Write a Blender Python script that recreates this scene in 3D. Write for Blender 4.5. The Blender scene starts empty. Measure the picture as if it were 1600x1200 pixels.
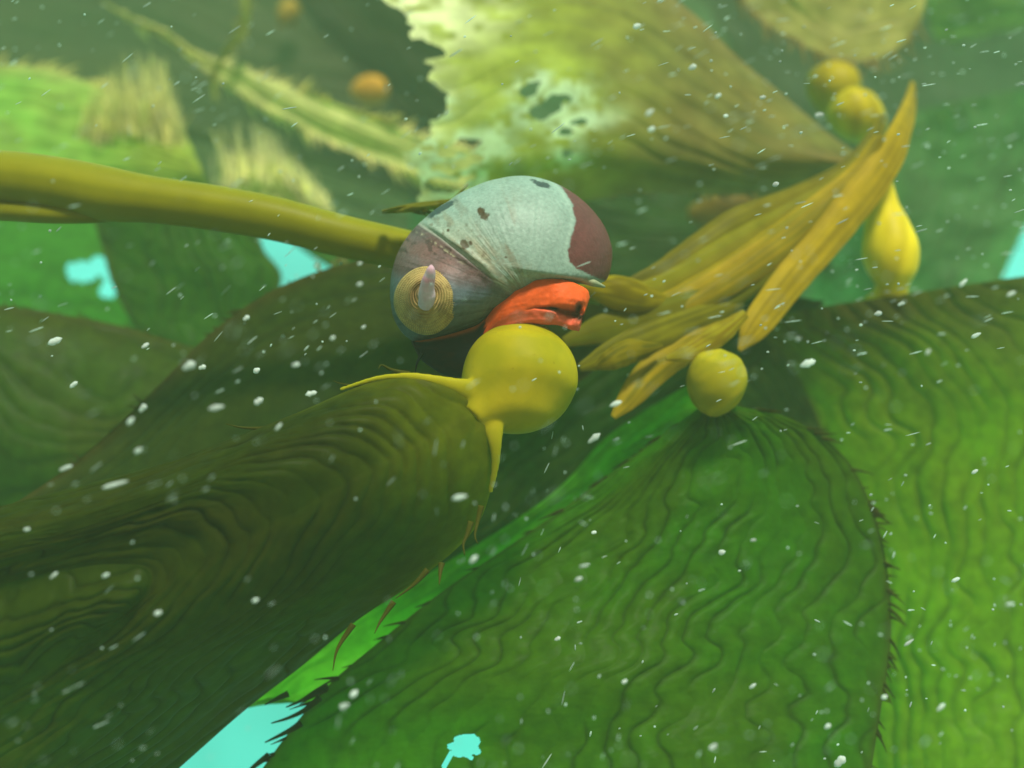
import bpy, math, random
import numpy as np
from mathutils import Vector, Matrix

random.seed(7)
scene = bpy.context.scene

# ------------------------------------------------------------------ camera
D = 0.20                       # metres from the lens to the snail
LENS, SENSOR = 35.0, 36.0
K = SENSOR / LENS * D / 1600.0  # metres per photograph pixel at the snail
cam_data = bpy.data.cameras.new("camera")
cam = bpy.data.objects.new("camera", cam_data)
scene.collection.objects.link(cam)
cam.location = (0, -D, 0)
cam.rotation_euler = (math.radians(90), 0, 0)
cam_data.lens = LENS
cam_data.sensor_width = SENSOR
cam_data.clip_start = 0.005
cam_data.clip_end = 50
cam_data.dof.use_dof = True
cam_data.dof.focus_distance = 0.192
cam_data.dof.aperture_fstop = 8.5
scene.camera = cam

# ------------------------------------------------------------------ world: daylight scattered in green-blue water
SUN_EL, SUN_AZ = 56.0, 160.0    # azimuth the light comes from, clockwise from +Y
world = bpy.data.worlds.new("World")
scene.world = world
world.use_nodes = True
nt = world.node_tree
nt.nodes.clear()
out = nt.nodes.new("ShaderNodeOutputWorld")
bg = nt.nodes.new("ShaderNodeBackground")
bg.inputs["Strength"].default_value = 0.10
sky = nt.nodes.new("ShaderNodeTexSky")
sky.sky_type = 'NISHITA'
sky.sun_disc = False
sky.sun_elevation = math.radians(SUN_EL)
sky.sun_rotation = math.radians(SUN_AZ)
tc = nt.nodes.new("ShaderNodeTexCoord")
sep = nt.nodes.new("ShaderNodeSeparateXYZ")
nt.links.new(tc.outputs["Generated"], sep.inputs[0])
ramp = nt.nodes.new("ShaderNodeMapRange")       # open water ahead is brighter than behind the swimmer
ramp.inputs["From Min"].default_value = -0.6
ramp.inputs["From Max"].default_value = 0.7
ramp.inputs["To Min"].default_value = 0.0
ramp.inputs["To Max"].default_value = 1.0
nt.links.new(sep.outputs["Y"], ramp.inputs["Value"])
wmix = nt.nodes.new("ShaderNodeMix")
wmix.data_type = 'RGBA'
wmix.inputs["A"].default_value = (2.7, 2.8, 1.5, 1)
wmix.inputs["B"].default_value = (1.0, 9.6, 7.6, 1)
nt.links.new(ramp.outputs[0], wmix.inputs["Factor"])
wn = nt.nodes.new("ShaderNodeTexNoise"); wn.inputs["Scale"].default_value = 5.0; wn.inputs["Detail"].default_value = 3
nt.links.new(tc.outputs["Generated"], wn.inputs["Vector"])
wr = nt.nodes.new("ShaderNodeMapRange"); wr.inputs["From Min"].default_value = 0.3; wr.inputs["From Max"].default_value = 0.7
wr.inputs["To Min"].default_value = 0.72; wr.inputs["To Max"].default_value = 1.18
nt.links.new(wn.outputs["Fac"], wr.inputs["Value"])
wsc = nt.nodes.new("ShaderNodeVectorMath"); wsc.operation = 'SCALE'
nt.links.new(wmix.outputs["Result"], wsc.inputs[0]); nt.links.new(wr.outputs[0], wsc.inputs["Scale"])
smix = nt.nodes.new("ShaderNodeMix")
smix.data_type = 'RGBA'
smix.inputs["Factor"].default_value = 0.9
nt.links.new(sky.outputs[0], smix.inputs["A"])
nt.links.new(wsc.outputs[0], smix.inputs["B"])
nt.links.new(smix.outputs["Result"], bg.inputs["Color"])
nt.links.new(bg.outputs[0], out.inputs["Surface"])

sun_data = bpy.data.lights.new("sun", 'SUN')
sun_data.energy = 5.0
sun_data.angle = math.radians(10.0)   # sunlight spread by the rippled surface
sun_data.color = (1.0, 0.95, 0.80)
sun = bpy.data.objects.new("sun", sun_data)
scene.collection.objects.link(sun)
az, el = math.radians(SUN_AZ), math.radians(SUN_EL)
to_sun = Vector((math.sin(az) * math.cos(el), math.cos(az) * math.cos(el), math.sin(el)))
sun.rotation_euler = to_sun.to_track_quat('Z', 'Y').to_euler()
sun.location = to_sun * 1.0

scene.view_settings.view_transform = 'Standard'
scene.view_settings.look = 'None'
scene.view_settings.exposure = 0.22
scene.view_settings.gamma = 1.0
scene.render.engine = 'CYCLES'
scene.cycles.use_denoising = True
scene.cycles.max_bounces = 8
scene.cycles.diffuse_bounces = 4
scene.cycles.transmission_bounces = 6
scene.cycles.volume_bounces = 1
scene.cycles.caustics_reflective = False
scene.cycles.caustics_refractive = False

# ------------------------------------------------------------------ helpers
def W(px, py, Y=0.0):
    """photograph pixel seen at depth Y (metres behind the snail) -> point"""
    s = K * (D + Y) / D
    return np.array([(px - 800.0) * s, Y, (600.0 - py) * s])


def Wv(px, py, Y):
    s = K * (D + Y) / D
    return np.stack([(px - 800.0) * s, Y, (600.0 - py) * s], -1)


def lin(r, g, b):
    f = lambda c: ((c / 255.0 + 0.055) / 1.055) ** 2.4 if c > 10 else c / 255.0 / 12.92
    return np.array([f(r), f(g), f(b)])


def hash2(ix, iy, seed):
    h = (ix.astype(np.int64) * 374761393 + iy.astype(np.int64) * 668265263 + seed * 1442695041) & 0xFFFFFFFF
    h = ((h ^ (h >> 13)) * 1274126177) & 0xFFFFFFFF
    h = h ^ (h >> 16)
    return (h & 0xFFFF) / 65535.0


def noise(x, y, seed=0):
    """smooth value noise in -1..1"""
    x = np.asarray(x, float); y = np.asarray(y, float)
    ix, iy = np.floor(x), np.floor(y)
    fx, fy = x - ix, y - iy
    fx = fx * fx * fx * (fx * (fx * 6 - 15) + 10); fy = fy * fy * fy * (fy * (fy * 6 - 15) + 10)
    a = hash2(ix, iy, seed); b = hash2(ix + 1, iy, seed)
    c = hash2(ix, iy + 1, seed); d = hash2(ix + 1, iy + 1, seed)
    return 2 * ((a * (1 - fx) + b * fx) * (1 - fy) + (c * (1 - fx) + d * fx) * fy) - 1


def fbm(x, y, seed=0, n=4):
    s, a, t = 0, 1.0, 0
    for i in range(n):
        s = s + a * noise(x * 2 ** i, y * 2 ** i, seed + i * 17); t += a; a *= 0.5
    return s / t


def sstep(a, b, x):
    t = np.clip((x - a) / (b - a), 0, 1)
    return t * t * (3 - 2 * t)


def resample(pts, n):
    """Catmull-Rom through pts, n samples evenly spaced by length"""
    P = np.asarray(pts, float)
    if len(P) == 2:
        t = np.linspace(0, 1, n)[:, None]
        return P[0] * (1 - t) + P[1] * t
    Q = np.vstack([2 * P[0] - P[1], P, 2 * P[-1] - P[-2]])
    dense = []
    for i in range(1, len(Q) - 2):
        t = np.linspace(0, 1, 40, endpoint=False)[:, None]
        p0, p1, p2, p3 = Q[i - 1], Q[i], Q[i + 1], Q[i + 2]
        dense.append(0.5 * ((2 * p1) + (-p0 + p2) * t + (2 * p0 - 5 * p1 + 4 * p2 - p3) * t ** 2 + (-p0 + 3 * p1 - 3 * p2 + p3) * t ** 3))
    dense = np.vstack(dense + [P[-1:]])
    L = np.r_[0, np.cumsum(np.linalg.norm(np.diff(dense[:, :2], axis=0), axis=1))]
    s = np.linspace(0, L[-1], n)
    return np.stack([np.interp(s, L, dense[:, k]) for k in range(dense.shape[1])], -1)


class MB:
    def __init__(self):
        self.v, self.f, self.c, self.n = [], [], [], 0

    def add(self, verts, faces, cols):
        verts = np.asarray(verts, float).reshape(-1, 3)
        cols = np.asarray(cols, float)
        if cols.ndim == 1:
            cols = np.tile(cols, (len(verts), 1))
        self.v.append(verts); self.c.append(cols.reshape(-1, 3))
        self.f += [tuple(int(i) + self.n for i in f) for f in faces]
        self.n += len(verts)

    def grid(self, G, C, mask=None, wrap_u=False, wrap_v=False):
        nu, nv = G.shape[:2]
        I = np.arange(nu * nv).reshape(nu, nv)
        if wrap_u: I = np.vstack([I, I[:1]])
        if wrap_v: I = np.hstack([I, I[:, :1]])
        q = np.stack([I[:-1, :-1], I[1:, :-1], I[1:, 1:], I[:-1, 1:]], -1)
        if mask is not None:
            q = q[mask[:q.shape[0], :q.shape[1]]]
        self.add(G.reshape(-1, 3), q.reshape(-1, 4), np.broadcast_to(C, G.shape).reshape(-1, 3))

    def tube(self, pts, radii, cols, sides=12, flat=1.0, cap=True):
        """round or flattened (flat < 1, thin in depth) tapering tube through world points"""
        P = np.asarray(pts, float); n = len(P)
        R = np.broadcast_to(np.asarray(radii, float), (n,))
        T = np.gradient(P, axis=0); T /= np.linalg.norm(T, axis=1)[:, None] + 1e-12
        ref = np.array([0, 1.0, 0])
        S = np.cross(T, ref)
        bad = np.linalg.norm(S, axis=1) < 0.15
        S[bad] = np.cross(T[bad], np.array([0, 0, 1.0]))
        S /= np.linalg.norm(S, axis=1)[:, None]
        N = np.cross(S, T)
        a = np.linspace(0, 2 * math.pi, sides, endpoint=False)
        G = P[:, None] + R[:, None, None] * (np.cos(a)[None, :, None] * S[:, None] + flat * np.sin(a)[None, :, None] * N[:, None])
        cols = np.asarray(cols, float)
        if cols.ndim == 1: cols = np.tile(cols, (n, 1))
        C = np.repeat(cols[:, None], sides, 1)
        base = self.n
        self.grid(G, C, wrap_v=True)
        if cap:
            self.f.append(tuple(base + i for i in range(sides)))
            self.f.append(tuple(base + (n - 1) * sides + i for i in range(sides - 1, -1, -1)))

    def build(self, name, mat, parent=None, smooth=True):
        me = bpy.data.meshes.new(name)
        V = np.vstack(self.v); C = np.vstack(self.c)
        used = np.zeros(len(V), bool)
        for f in self.f: used[list(f)] = True
        remap = np.cumsum(used) - 1
        org = np.array(parent.location) if parent is not None else np.zeros(3)
        me.from_pydata((V[used] - org).tolist(), [], [tuple(int(remap[i]) for i in f) for f in self.f])
        at = me.attributes.new("Col", 'FLOAT_COLOR', 'POINT')
        rgba = np.ones((used.sum(), 4)); rgba[:, :3] = C[used]
        at.data.foreach_set("color", rgba.ravel())
        if smooth: me.polygons.foreach_set("use_smooth", [True] * len(me.polygons))
        me.materials.append(mat)
        me.update()
        o = bpy.data.objects.new(name, me)
        scene.collection.objects.link(o)
        if parent is not None: o.parent = parent
        return o


def thing(name, label, cat, loc, group=None):
    o = bpy.data.objects.new(name, None)
    o.empty_display_size = 0.01
    scene.collection.objects.link(o)
    o.location = tuple(float(c) for c in loc)
    o["label"] = label; o["category"] = cat
    if group: o["group"] = group
    return o


def tag(o, label, cat, group=None, kind=None):
    o["label"] = label; o["category"] = cat
    if group: o["group"] = group
    if kind: o["kind"] = kind
    return o

# ------------------------------------------------------------------ materials
def mat_base(name):
    m = bpy.data.materials.new(name); m.use_nodes = True
    n = m.node_tree; n.nodes.clear()
    o = n.nodes.new("ShaderNodeOutputMaterial")
    a = n.nodes.new("ShaderNodeAttribute"); a.attribute_name = "Col"
    return m, n, o, a


def mottled(n, a, scale, lo, hi, detail=6):
    """attribute colour times fine mottling"""
    t = n.nodes.new("ShaderNodeTexCoord")
    x = n.nodes.new("ShaderNodeTexNoise"); x.inputs["Scale"].default_value = scale; x.inputs["Detail"].default_value = detail
    n.links.new(t.outputs["Object"], x.inputs["Vector"])
    r = n.nodes.new("ShaderNodeMapRange")
    r.inputs["From Min"].default_value = 0.3; r.inputs["From Max"].default_value = 0.7
    r.inputs["To Min"].default_value = lo; r.inputs["To Max"].default_value = hi
    n.links.new(x.outputs["Fac"], r.inputs["Value"])
    mu = n.nodes.new("ShaderNodeVectorMath"); mu.operation = 'SCALE'
    n.links.new(a.outputs["Color"], mu.inputs[0]); n.links.new(r.outputs[0], mu.inputs["Scale"])
    return mu.outputs[0], x.outputs["Fac"]


def bump(n, src, p, strength, dist):
    b = n.nodes.new("ShaderNodeBump"); b.inputs["Strength"].default_value = strength; b.inputs["Distance"].default_value = dist
    n.links.new(src, b.inputs["Height"]); n.links.new(b.outputs[0], p.inputs["Normal"])


def kelp_mat(name, trans=0.5, rough=0.4, scale=300, lo=0.8, hi=1.2, spec=0.06, bs=0.25, ttint=(1.2, 1.3, 0.5)):
    m, n, o, a = mat_base(name)
    col, fac = mottled(n, a, scale, lo, hi)
    p = n.nodes.new("ShaderNodeBsdfPrincipled")
    p.inputs["Roughness"].default_value = rough
    p.inputs["Specular IOR Level"].default_value = spec
    n.links.new(col, p.inputs["Base Color"])
    bump(n, fac, p, bs, 0.0006)
    tr = n.nodes.new("ShaderNodeBsdfTranslucent")
    ti = n.nodes.new("ShaderNodeVectorMath"); ti.operation = 'MULTIPLY'
    n.links.new(col, ti.inputs[0]); ti.inputs[1].default_value = ttint
    n.links.new(ti.outputs[0], tr.inputs["Color"])
    mx = n.nodes.new("ShaderNodeMixShader"); mx.inputs[0].default_value = trans
    n.links.new(p.outputs[0], mx.inputs[1]); n.links.new(tr.outputs[0], mx.inputs[2])
    n.links.new(mx.outputs[0], o.inputs["Surface"])
    return m


def solid_mat(name, rough=0.5, scale=400, lo=0.85, hi=1.15, spec=0.3, bs=0.2, sss=0.0, bd=0.0005):
    m, n, o, a = mat_base(name)
    col, fac = mottled(n, a, scale, lo, hi)
    p = n.nodes.new("ShaderNodeBsdfPrincipled")
    p.inputs["Roughness"].default_value = rough
    p.inputs["Specular IOR Level"].default_value = spec
    n.links.new(col, p.inputs["Base Color"])
    if sss:
        p.inputs["Subsurface Weight"].default_value = sss
        p.inputs["Subsurface Radius"].default_value = (1.0, 0.9, 0.15)
        p.inputs["Subsurface Scale"].default_value = 0.006
    bump(n, fac, p, bs, bd)
    n.links.new(p.outputs[0], o.inputs["Surface"])
    return m


M_BLADE = kelp_mat("kelp_blade", 0.66)
M_PALE = kelp_mat("pale_kelp_blade", 0.4, rough=0.5, scale=120, lo=0.75, hi=1.25)
M_FLESH = solid_mat("kelp_flesh", rough=0.45, scale=160, lo=0.92, hi=1.08, spec=0.08, bs=0.05, sss=0.25)
def float_mat():
    m, n, o, a = mat_base("float_flesh")
    n.nodes.remove(a)
    t = n.nodes.new("ShaderNodeTexCoord")
    x = n.nodes.new("ShaderNodeTexNoise"); x.inputs["Scale"].default_value = 130; x.inputs["Detail"].default_value = 5
    y = n.nodes.new("ShaderNodeTexNoise"); y.inputs["Scale"].default_value = 900; y.inputs["Detail"].default_value = 2
    n.links.new(t.outputs["Object"], x.inputs["Vector"]); n.links.new(t.outputs["Object"], y.inputs["Vector"])
    r = n.nodes.new("ShaderNodeValToRGB")
    r.color_ramp.elements[0].position = 0.35; r.color_ramp.elements[0].color = (0.26, 0.25, 0.005, 1)
    r.color_ramp.elements[1].position = 0.65; r.color_ramp.elements[1].color = (0.37, 0.31, 0.007, 1)
    n.links.new(x.outputs["Fac"], r.inputs[0])
    sp = n.nodes.new("ShaderNodeValToRGB")                    # small brown scuffs
    sp.color_ramp.elements[0].position = 0.19; sp.color_ramp.elements[0].color = (0.45, 0.38, 0.3, 1)
    sp.color_ramp.elements[1].position = 0.27; sp.color_ramp.elements[1].color = (1, 1, 1, 1)
    n.links.new(y.outputs["Fac"], sp.inputs[0])
    mu = n.nodes.new("ShaderNodeVectorMath"); mu.operation = 'MULTIPLY'
    n.links.new(r.outputs[0], mu.inputs[0]); n.links.new(sp.outputs[0], mu.inputs[1])
    p = n.nodes.new("ShaderNodeBsdfPrincipled")
    p.inputs["Roughness"].default_value = 0.5; p.inputs["Specular IOR Level"].default_value = 0.06
    p.inputs["Subsurface Weight"].default_value = 0.35; p.inputs["Subsurface Radius"].default_value = (1.0, 0.9, 0.15); p.inputs["Subsurface Scale"].default_value = 0.006
    n.links.new(mu.outputs[0], p.inputs["Base Color"]); bump(n, x.outputs["Fac"], p, 0.25, 0.001)
    n.links.new(p.outputs[0], o.inputs["Surface"])
    return m


M_FLOAT = float_mat()
M_STRAP = kelp_mat("young_kelp", 0.6, rough=0.45, scale=150, lo=0.85, hi=1.15, ttint=(1, 1, 0.6))
M_SHELL = solid_mat("snail_shell", rough=0.5, scale=1400, lo=0.86, hi=1.14, spec=0.25, bs=0.35, bd=0.0003)
M_SKIN = solid_mat("snail_skin", rough=0.6, scale=700, lo=0.88, hi=1.12, spec=0.15, bs=0.3, sss=0.0)
M_SNOW = kelp_mat("drifting_flecks", 0.5, rough=0.6, scale=900, ttint=(1, 1, 1))

# ------------------------------------------------------------------ haze: the cloudy water itself
def build_haze():
    x, y0, y1, z = 0.95, -0.32, 0.95, 0.75
    v = [(sx * x, y, sz * z) for sx in (-1, 1) for y in (y0, y1) for sz in (-1, 1)]
    f = [(0, 1, 3, 2), (4, 6, 7, 5), (0, 4, 5, 1), (2, 3, 7, 6), (0, 2, 6, 4), (1, 5, 7, 3)]
    me = bpy.data.meshes.new("haze"); me.from_pydata(v, [], f); me.update()
    m = bpy.data.materials.new("haze"); m.use_nodes = True
    n = m.node_tree; n.nodes.clear()
    o = n.nodes.new("ShaderNodeOutputMaterial")
    p = n.nodes.new("ShaderNodeVolumePrincipled")
    p.inputs["Color"].default_value = (0.86, 0.92, 0.66, 1)
    p.inputs["Density"].default_value = 0.25
    p.inputs["Anisotropy"].default_value = 0.25
    n.links.new(p.outputs[0], o.inputs["Volume"])
    me.materials.append(m)
    ob = bpy.data.objects.new("haze", me); scene.collection.objects.link(ob)
    ob["kind"] = "stuff"; ob["label"] = "cloudy green water filling the whole scene"
    return ob


build_haze()

# ------------------------------------------------------------------ kelp blades
def blade_grid(e0, e1, nu, nv, lines=0, amp=0.0009, warp=1.0, seed=1, belly=0.0, lw=0.10, wav=0.004, fu=6.0, keep=0.6):
    """sheet between two edges given as (px, py, depth); returns points, u, v, ridge amount, px grid"""
    A, B = resample(e0, nu), resample(e1, nu)
    v = np.linspace(0, 1, nv)
    PX = A[:, None, :] * (1 - v)[None, :, None] + B[:, None, :] * v[None, :, None]
    U, V = np.meshgrid(np.linspace(0, 1, nu), v, indexing='ij')
    PX[..., 2] += belly * np.sin(math.pi * V)
    PX[..., 2] += wav * fbm(U * 3.0, V * 2.0, seed + 5, 3) * np.sin(math.pi * np.clip(V, 0.0, 1)) ** 0.3
    G = Wv(PX[..., 0], PX[..., 1], PX[..., 2])
    R = np.zeros_like(U)
    if lines:
        ph = V * lines + warp * (1.3 * noise(U * fu * 0.5, V * 3.0, seed) + 0.55 * noise(U * fu * 1.9, V * lines * 0.35, seed + 1) + 0.20 * noise(U * fu * 3.1, V * lines * 0.8, seed + 2))
        fr = ph - np.floor(ph)
        dline = np.minimum(fr, 1 - fr)
        k = sstep(-keep, 0.5, noise(U * fu * 1.1 + 9, ph * 0.9, seed + 3))      # ridges fade out and start again
        R = np.exp(-(dline / lw) ** 2) * k
        H = amp * 1.6 * (np.abs(np.sin(math.pi * ph)) ** 0.6 - 0.7) * (0.35 + 0.65 * k)
        H = H + amp * 0.35 * fbm(U * lines * 2.2, V * lines * 1.6, seed + 8, 3)
        R = R * 0.55
        du = np.gradient(G, axis=0); dv = np.gradient(G, axis=1)
        N = np.cross(du, dv); N /= np.linalg.norm(N, axis=-1)[..., None] + 1e-12
        N *= np.where((N[..., 1:2] > 0), -1, 1)
        fade = sstep(0, 0.04, V) * sstep(0, 0.04, 1 - V)
        G = G + N * (H * fade)[..., None]
    return G, U, V, R, PX


def add_teeth(mb, E, inward, n, length, col, seed, spread=0.5, thick=0.09, curl=0.35):
    """small soft spines along an edge E (n,3); inward = points just inside the edge"""
    rng = random.Random(seed)
    m = len(E)
    for i in range(n):
        k = int(rng.uniform(0.01, 0.985) * (m - 1))
        p = E[k]; o = p - inward[k]; o = o / (np.linalg.norm(o) + 1e-9)
        t = E[min(k + 1, m - 1)] - E[max(k - 1, 0)]; t = t / (np.linalg.norm(t) + 1e-9)
        L = length * rng.uniform(0.45, 1.3)
        d = o + t * (0.45 + rng.uniform(-spread, spread)); d /= np.linalg.norm(d)
        s = np.linspace(0, 1, 5)[:, None]
        P = p - o * L * 0.12 + d * L * s + t * (curl * rng.uniform(-0.3, 1) * L) * s ** 2 + np.array([0, rng.uniform(-.3, .3) * L, 0]) * s
        mb.tube(P, L * thick * (1 - 0.93 * s[:, 0]) + 4e-5, col * rng.uniform(0.8, 1.15), sides=5, cap=False)


def paint(U, V, R, base, alt, ridge, edge, seed, edge_w=0.02, mix=0.5, lv=4.0, lu=5.0):
    f = sstep(-0.5, 0.6, fbm(U * lu, V * lv, seed + 30, 4) + mix - 0.5)
    C = base * (1 - f[..., None]) + alt * f[..., None]
    C = C * (1 - 0.9 * R[..., None]) + ridge * 0.9 * R[..., None]  # dark groove lines: fold shade and thicker tissue both in the colour
    e = np.exp(-np.minimum(V, 1 - V) / edge_w)[..., None]
    return C * (1 - e) + edge * e


def blade(label, e0, e1, nu, nv, base, alt, ridge, edge, seed, teeth=(0, 0), tooth=0.004, mat=None, group=None,
          mask=None, recolor=None, name="kelp_frond", mix=0.5, edge_w=0.02, **kw):
    G, U, V, R, PX = blade_grid(e0, e1, nu, nv, seed=seed, **kw)
    C = paint(U, V, R, base, alt, ridge, edge, seed, mix=mix, edge_w=edge_w)
    mk = None
    if mask is not None or recolor is not None:
        if recolor is not None: C = recolor(PX, U, V, C)
        if mask is not None:
            keep = mask(PX, U, V)
            mk = keep[:-1, :-1] & keep[1:, :-1] & keep[1:, 1:] & keep[:-1, 1:]
    root = thing(name, label, "kelp frond", G[0].mean(0), group)
    mb = MB(); mb.grid(G, C, mk)
    if teeth[0]: add_teeth(mb, G[:, 0], G[:, 2], teeth[0], tooth, edge, seed)
    if teeth[1]: add_teeth(mb, G[:, -1], G[:, -3], teeth[1], tooth, edge, seed + 1)
    mb.build("sheet", mat or M_BLADE, root)
    return root, G


def bulb_mesh(pts, radii, col_lo, col_hi, seed, sides=48, n=60, lump=0.03):
    """egg or teardrop float: pts (px,py,Y) along the axis, radii in px"""
    P = resample([tuple(p) + (r,) for p, r in zip(pts, radii)], n)
    Pw = Wv(P[:, 0], P[:, 1], P[:, 2])
    Rw = np.maximum(P[:, 3], 0.3) * K * (D + P[:, 2]) / D
    T = np.gradient(Pw, axis=0); T /= np.linalg.norm(T, axis=1)[:, None]
    S = np.cross(T, [0, 1.0, 0]); S /= np.linalg.norm(S, axis=1)[:, None]
    N = np.cross(S, T)
    a = np.linspace(0, 2 * math.pi, sides, endpoint=False)
    u = np.linspace(0, 1, n)
    lumpf = 1 + lump * noise(np.cos(a)[None] * 1.5 + 3 + u[:, None] * 4, np.sin(a)[None] * 1.5 + 7, seed)
    G = Pw[:, None] + (Rw[:, None] * lumpf)[..., None] * (np.cos(a)[None, :, None] * S[:, None] + np.sin(a)[None, :, None] * N[:, None])
    f = sstep(-0.6, 0.6, fbm(np.cos(a)[None] * 2 + u[:, None] * 5, np.sin(a)[None] * 2 + 5 + 0 * u[:, None], seed, 3))[..., None]
    C = col_lo * (1 - f) + col_hi * f
    mb = MB(); mb.grid(G, C, wrap_v=True)
    mb.f.append(tuple(range(sides))); mb.f.append(tuple((n - 1) * sides + i for i in range(sides - 1, -1, -1)))
    return mb


def egg(c0, c1, r, k=0.5, m=9, tail0=0.0, tail1=0.0):
    """points and radii of an egg between two axis ends"""
    t = np.linspace(0, 1, m)
    P = [tuple(np.array(c0) * (1 - s) + np.array(c1) * s) for s in t]
    R = [max(r * math.sqrt(max(0.0, 1 - (2 * s - 1) ** 2)) * (1 + k * (s - 0.5)), tail0 if s < 0.5 else tail1) for s in t]
    return P, R


OL = np.array([0.058, 0.085, 0.006])       # olive
GR = np.array([0.040, 0.115, 0.006])       # green
BR = np.array([0.075, 0.062, 0.010])       # brown
DK = np.array([0.022, 0.034, 0.006])       # ridge lines: fold shade and thicker tissue put into the colour
YE = np.array([0.40, 0.33, 0.008])         # yellow flesh
YD = np.array([0.22, 0.21, 0.006])

# ---- the large front blade on the round float
top = [(752, 625, -0.010), (700, 596, -0.012), (640, 586, -0.013), (560, 604, -0.013), (440, 655, -0.012), (250, 725, -0.014), (60, 775, -0.02), (-140, 830, -0.03)]
bot = [(775, 672, -0.010), (772, 740, -0.008), (742, 826, -0.002), (655, 905, 0.004), (560, 968, 0.008), (470, 1042, 0.010), (380, 1112, 0.010), (280, 1200, 0.008), (120, 1340, 0.004)]
rim = list(reversed(top)) + [(768, 640, -0.010)] + bot
core_up = [(-320, 985, -0.033), (-220, 965, -0.033), (-120, 942, -0.032), (-20, 918, -0.031), (80, 896, -0.030), (165, 882, -0.029), (230, 890, -0.028)]
core_lo = [(-320, 1330, -0.028), (-230, 1270, -0.028), (-140, 1205, -0.028), (-50, 1140, -0.028), (50, 1070, -0.028), (150, 995, -0.028), (225, 930, -0.028)]
core = core_up + list(reversed(core_lo))


def front_color(PX, U, V, C):
    base_end = sstep(270, 60, np.hypot(PX[..., 0] - 770, PX[..., 1] - 650))[..., None] * 0.75
    C = C * (1 - base_end) + np.array([0.20, 0.21, 0.006]) * base_end * 0.9 + C * base_end * 0.1
    e = np.exp(-V / 0.03)[..., None] * sstep(430, 150, np.hypot(PX[..., 0] - 770, PX[..., 1] - 650))[..., None]
    return C * (1 - e) + YD * e


G, U, V, R, PX = blade_grid(rim, core, 800, 190, lines=16, amp=0.00055, warp=1.1, seed=11, belly=-0.010, lw=0.085, wav=0.003, fu=12, keep=0.7)
C = paint(U, V, R, np.array([0.042, 0.070, 0.003]), np.array([0.054, 0.058, 0.004]), DK * 0.4, np.array([0.06, 0.07, 0.008]), 11, edge_w=0.004)
C = front_color(PX, U, V, C)
front = thing("kelp_frond", "large dark wrinkled blade in front, growing from the big yellow float", "kelp frond", W(770, 640, -0.01), "kelp fronds around the snail")
mb = MB(); mb.grid(G, C)
nh = 200
cu = resample(core, 800)                       # the inner patch starts on the very points where the outer part ends
Eu, El = cu[:400], cu[400:][::-1]
vv = np.linspace(0, 1, 70)
PX2 = Eu[:, None] * (1 - vv)[None, :, None] + El[:, None] * vv[None, :, None]
U2, V2 = np.meshgrid(np.linspace(0, 1, 400), vv, indexing='ij')
ph2 = V2 * 6 + 0.9 * noise(U2 * 8, V2 * 3, 15) + 0.3 * noise(U2 * 22, V2 * 5, 16)
fade2 = np.sin(math.pi * V2) ** 0.5 * sstep(1.0, 0.85, U2)
PX2[..., 2] -= (0.004 * np.sin(math.pi * V2) + 0.0010 * (np.abs(np.sin(math.pi * ph2)) ** 0.6 - 0.7)) * fade2
R2 = np.exp(-((ph2 - np.round(ph2)) / 0.085) ** 2) * 0.6 * fade2
C2 = paint(U2 * 0.5, 1 + 0 * V2 * 0.5 - 0.5, R2, np.array([0.042, 0.070, 0.003]), np.array([0.054, 0.058, 0.004]), DK * 0.4, np.array([0.06, 0.07, 0.008]), 11, edge_w=0.004)
mb.grid(Wv(PX2[..., 0], PX2[..., 1], PX2[..., 2]), C2)
mb.build("sheet", M_BLADE, front)
pts = [tuple(np.array((733, 656, -0.0105)) * (1 - t) + np.array((872, 536, 0.002)) * t) for t in np.linspace(0, 1, 12)]
rad = [28, 39, 53, 67, 78, 85, 88, 87, 81, 69, 49, 12]
P_ = [(735, 690, -0.012)]
mbb = bulb_mesh(pts, rad, YD * 1.05, YE * 0.85, 3, lump=0.07)
# the float narrows into a collar whose two arms run out along the blade's margins
for arm in ([(800, 600, -0.003, 50), (772, 618, -0.0075, 38), (745, 614, -0.0105, 24), (716, 604, -0.0125, 13), (680, 594, -0.0138, 8), (640, 588, -0.0143, 6), (590, 591, -0.0142, 4.5), (530, 609, -0.0135, 3.5)],
            [(800, 604, -0.003, 50), (775, 630, -0.0075, 38), (768, 652, -0.0105, 24), (773, 685, -0.0120, 12), (774, 725, -0.0110, 7), (766, 770, -0.0085, 4.5)],
            [(800, 604, -0.003, 50), (765, 632, -0.0080, 36), (748, 645, -0.0100, 26), (738, 654, -0.0100, 12)]):
    A = resample(arm, 40)
    mbb.tube(Wv(A[:, 0], A[:, 1], A[:, 2]), A[:, 3] * K, YD, 16, flat=0.6)
fl = mbb.build("float", M_FLOAT, front)
md_ = fl.modifiers.new("merge", 'REMESH'); md_.mode = 'VOXEL'; md_.voxel_size = 0.00028; md_.use_smooth_shade = True
sm_ = fl.modifiers.new("soften", 'SMOOTH'); sm_.iterations = 14; sm_.factor = 0.5
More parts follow.
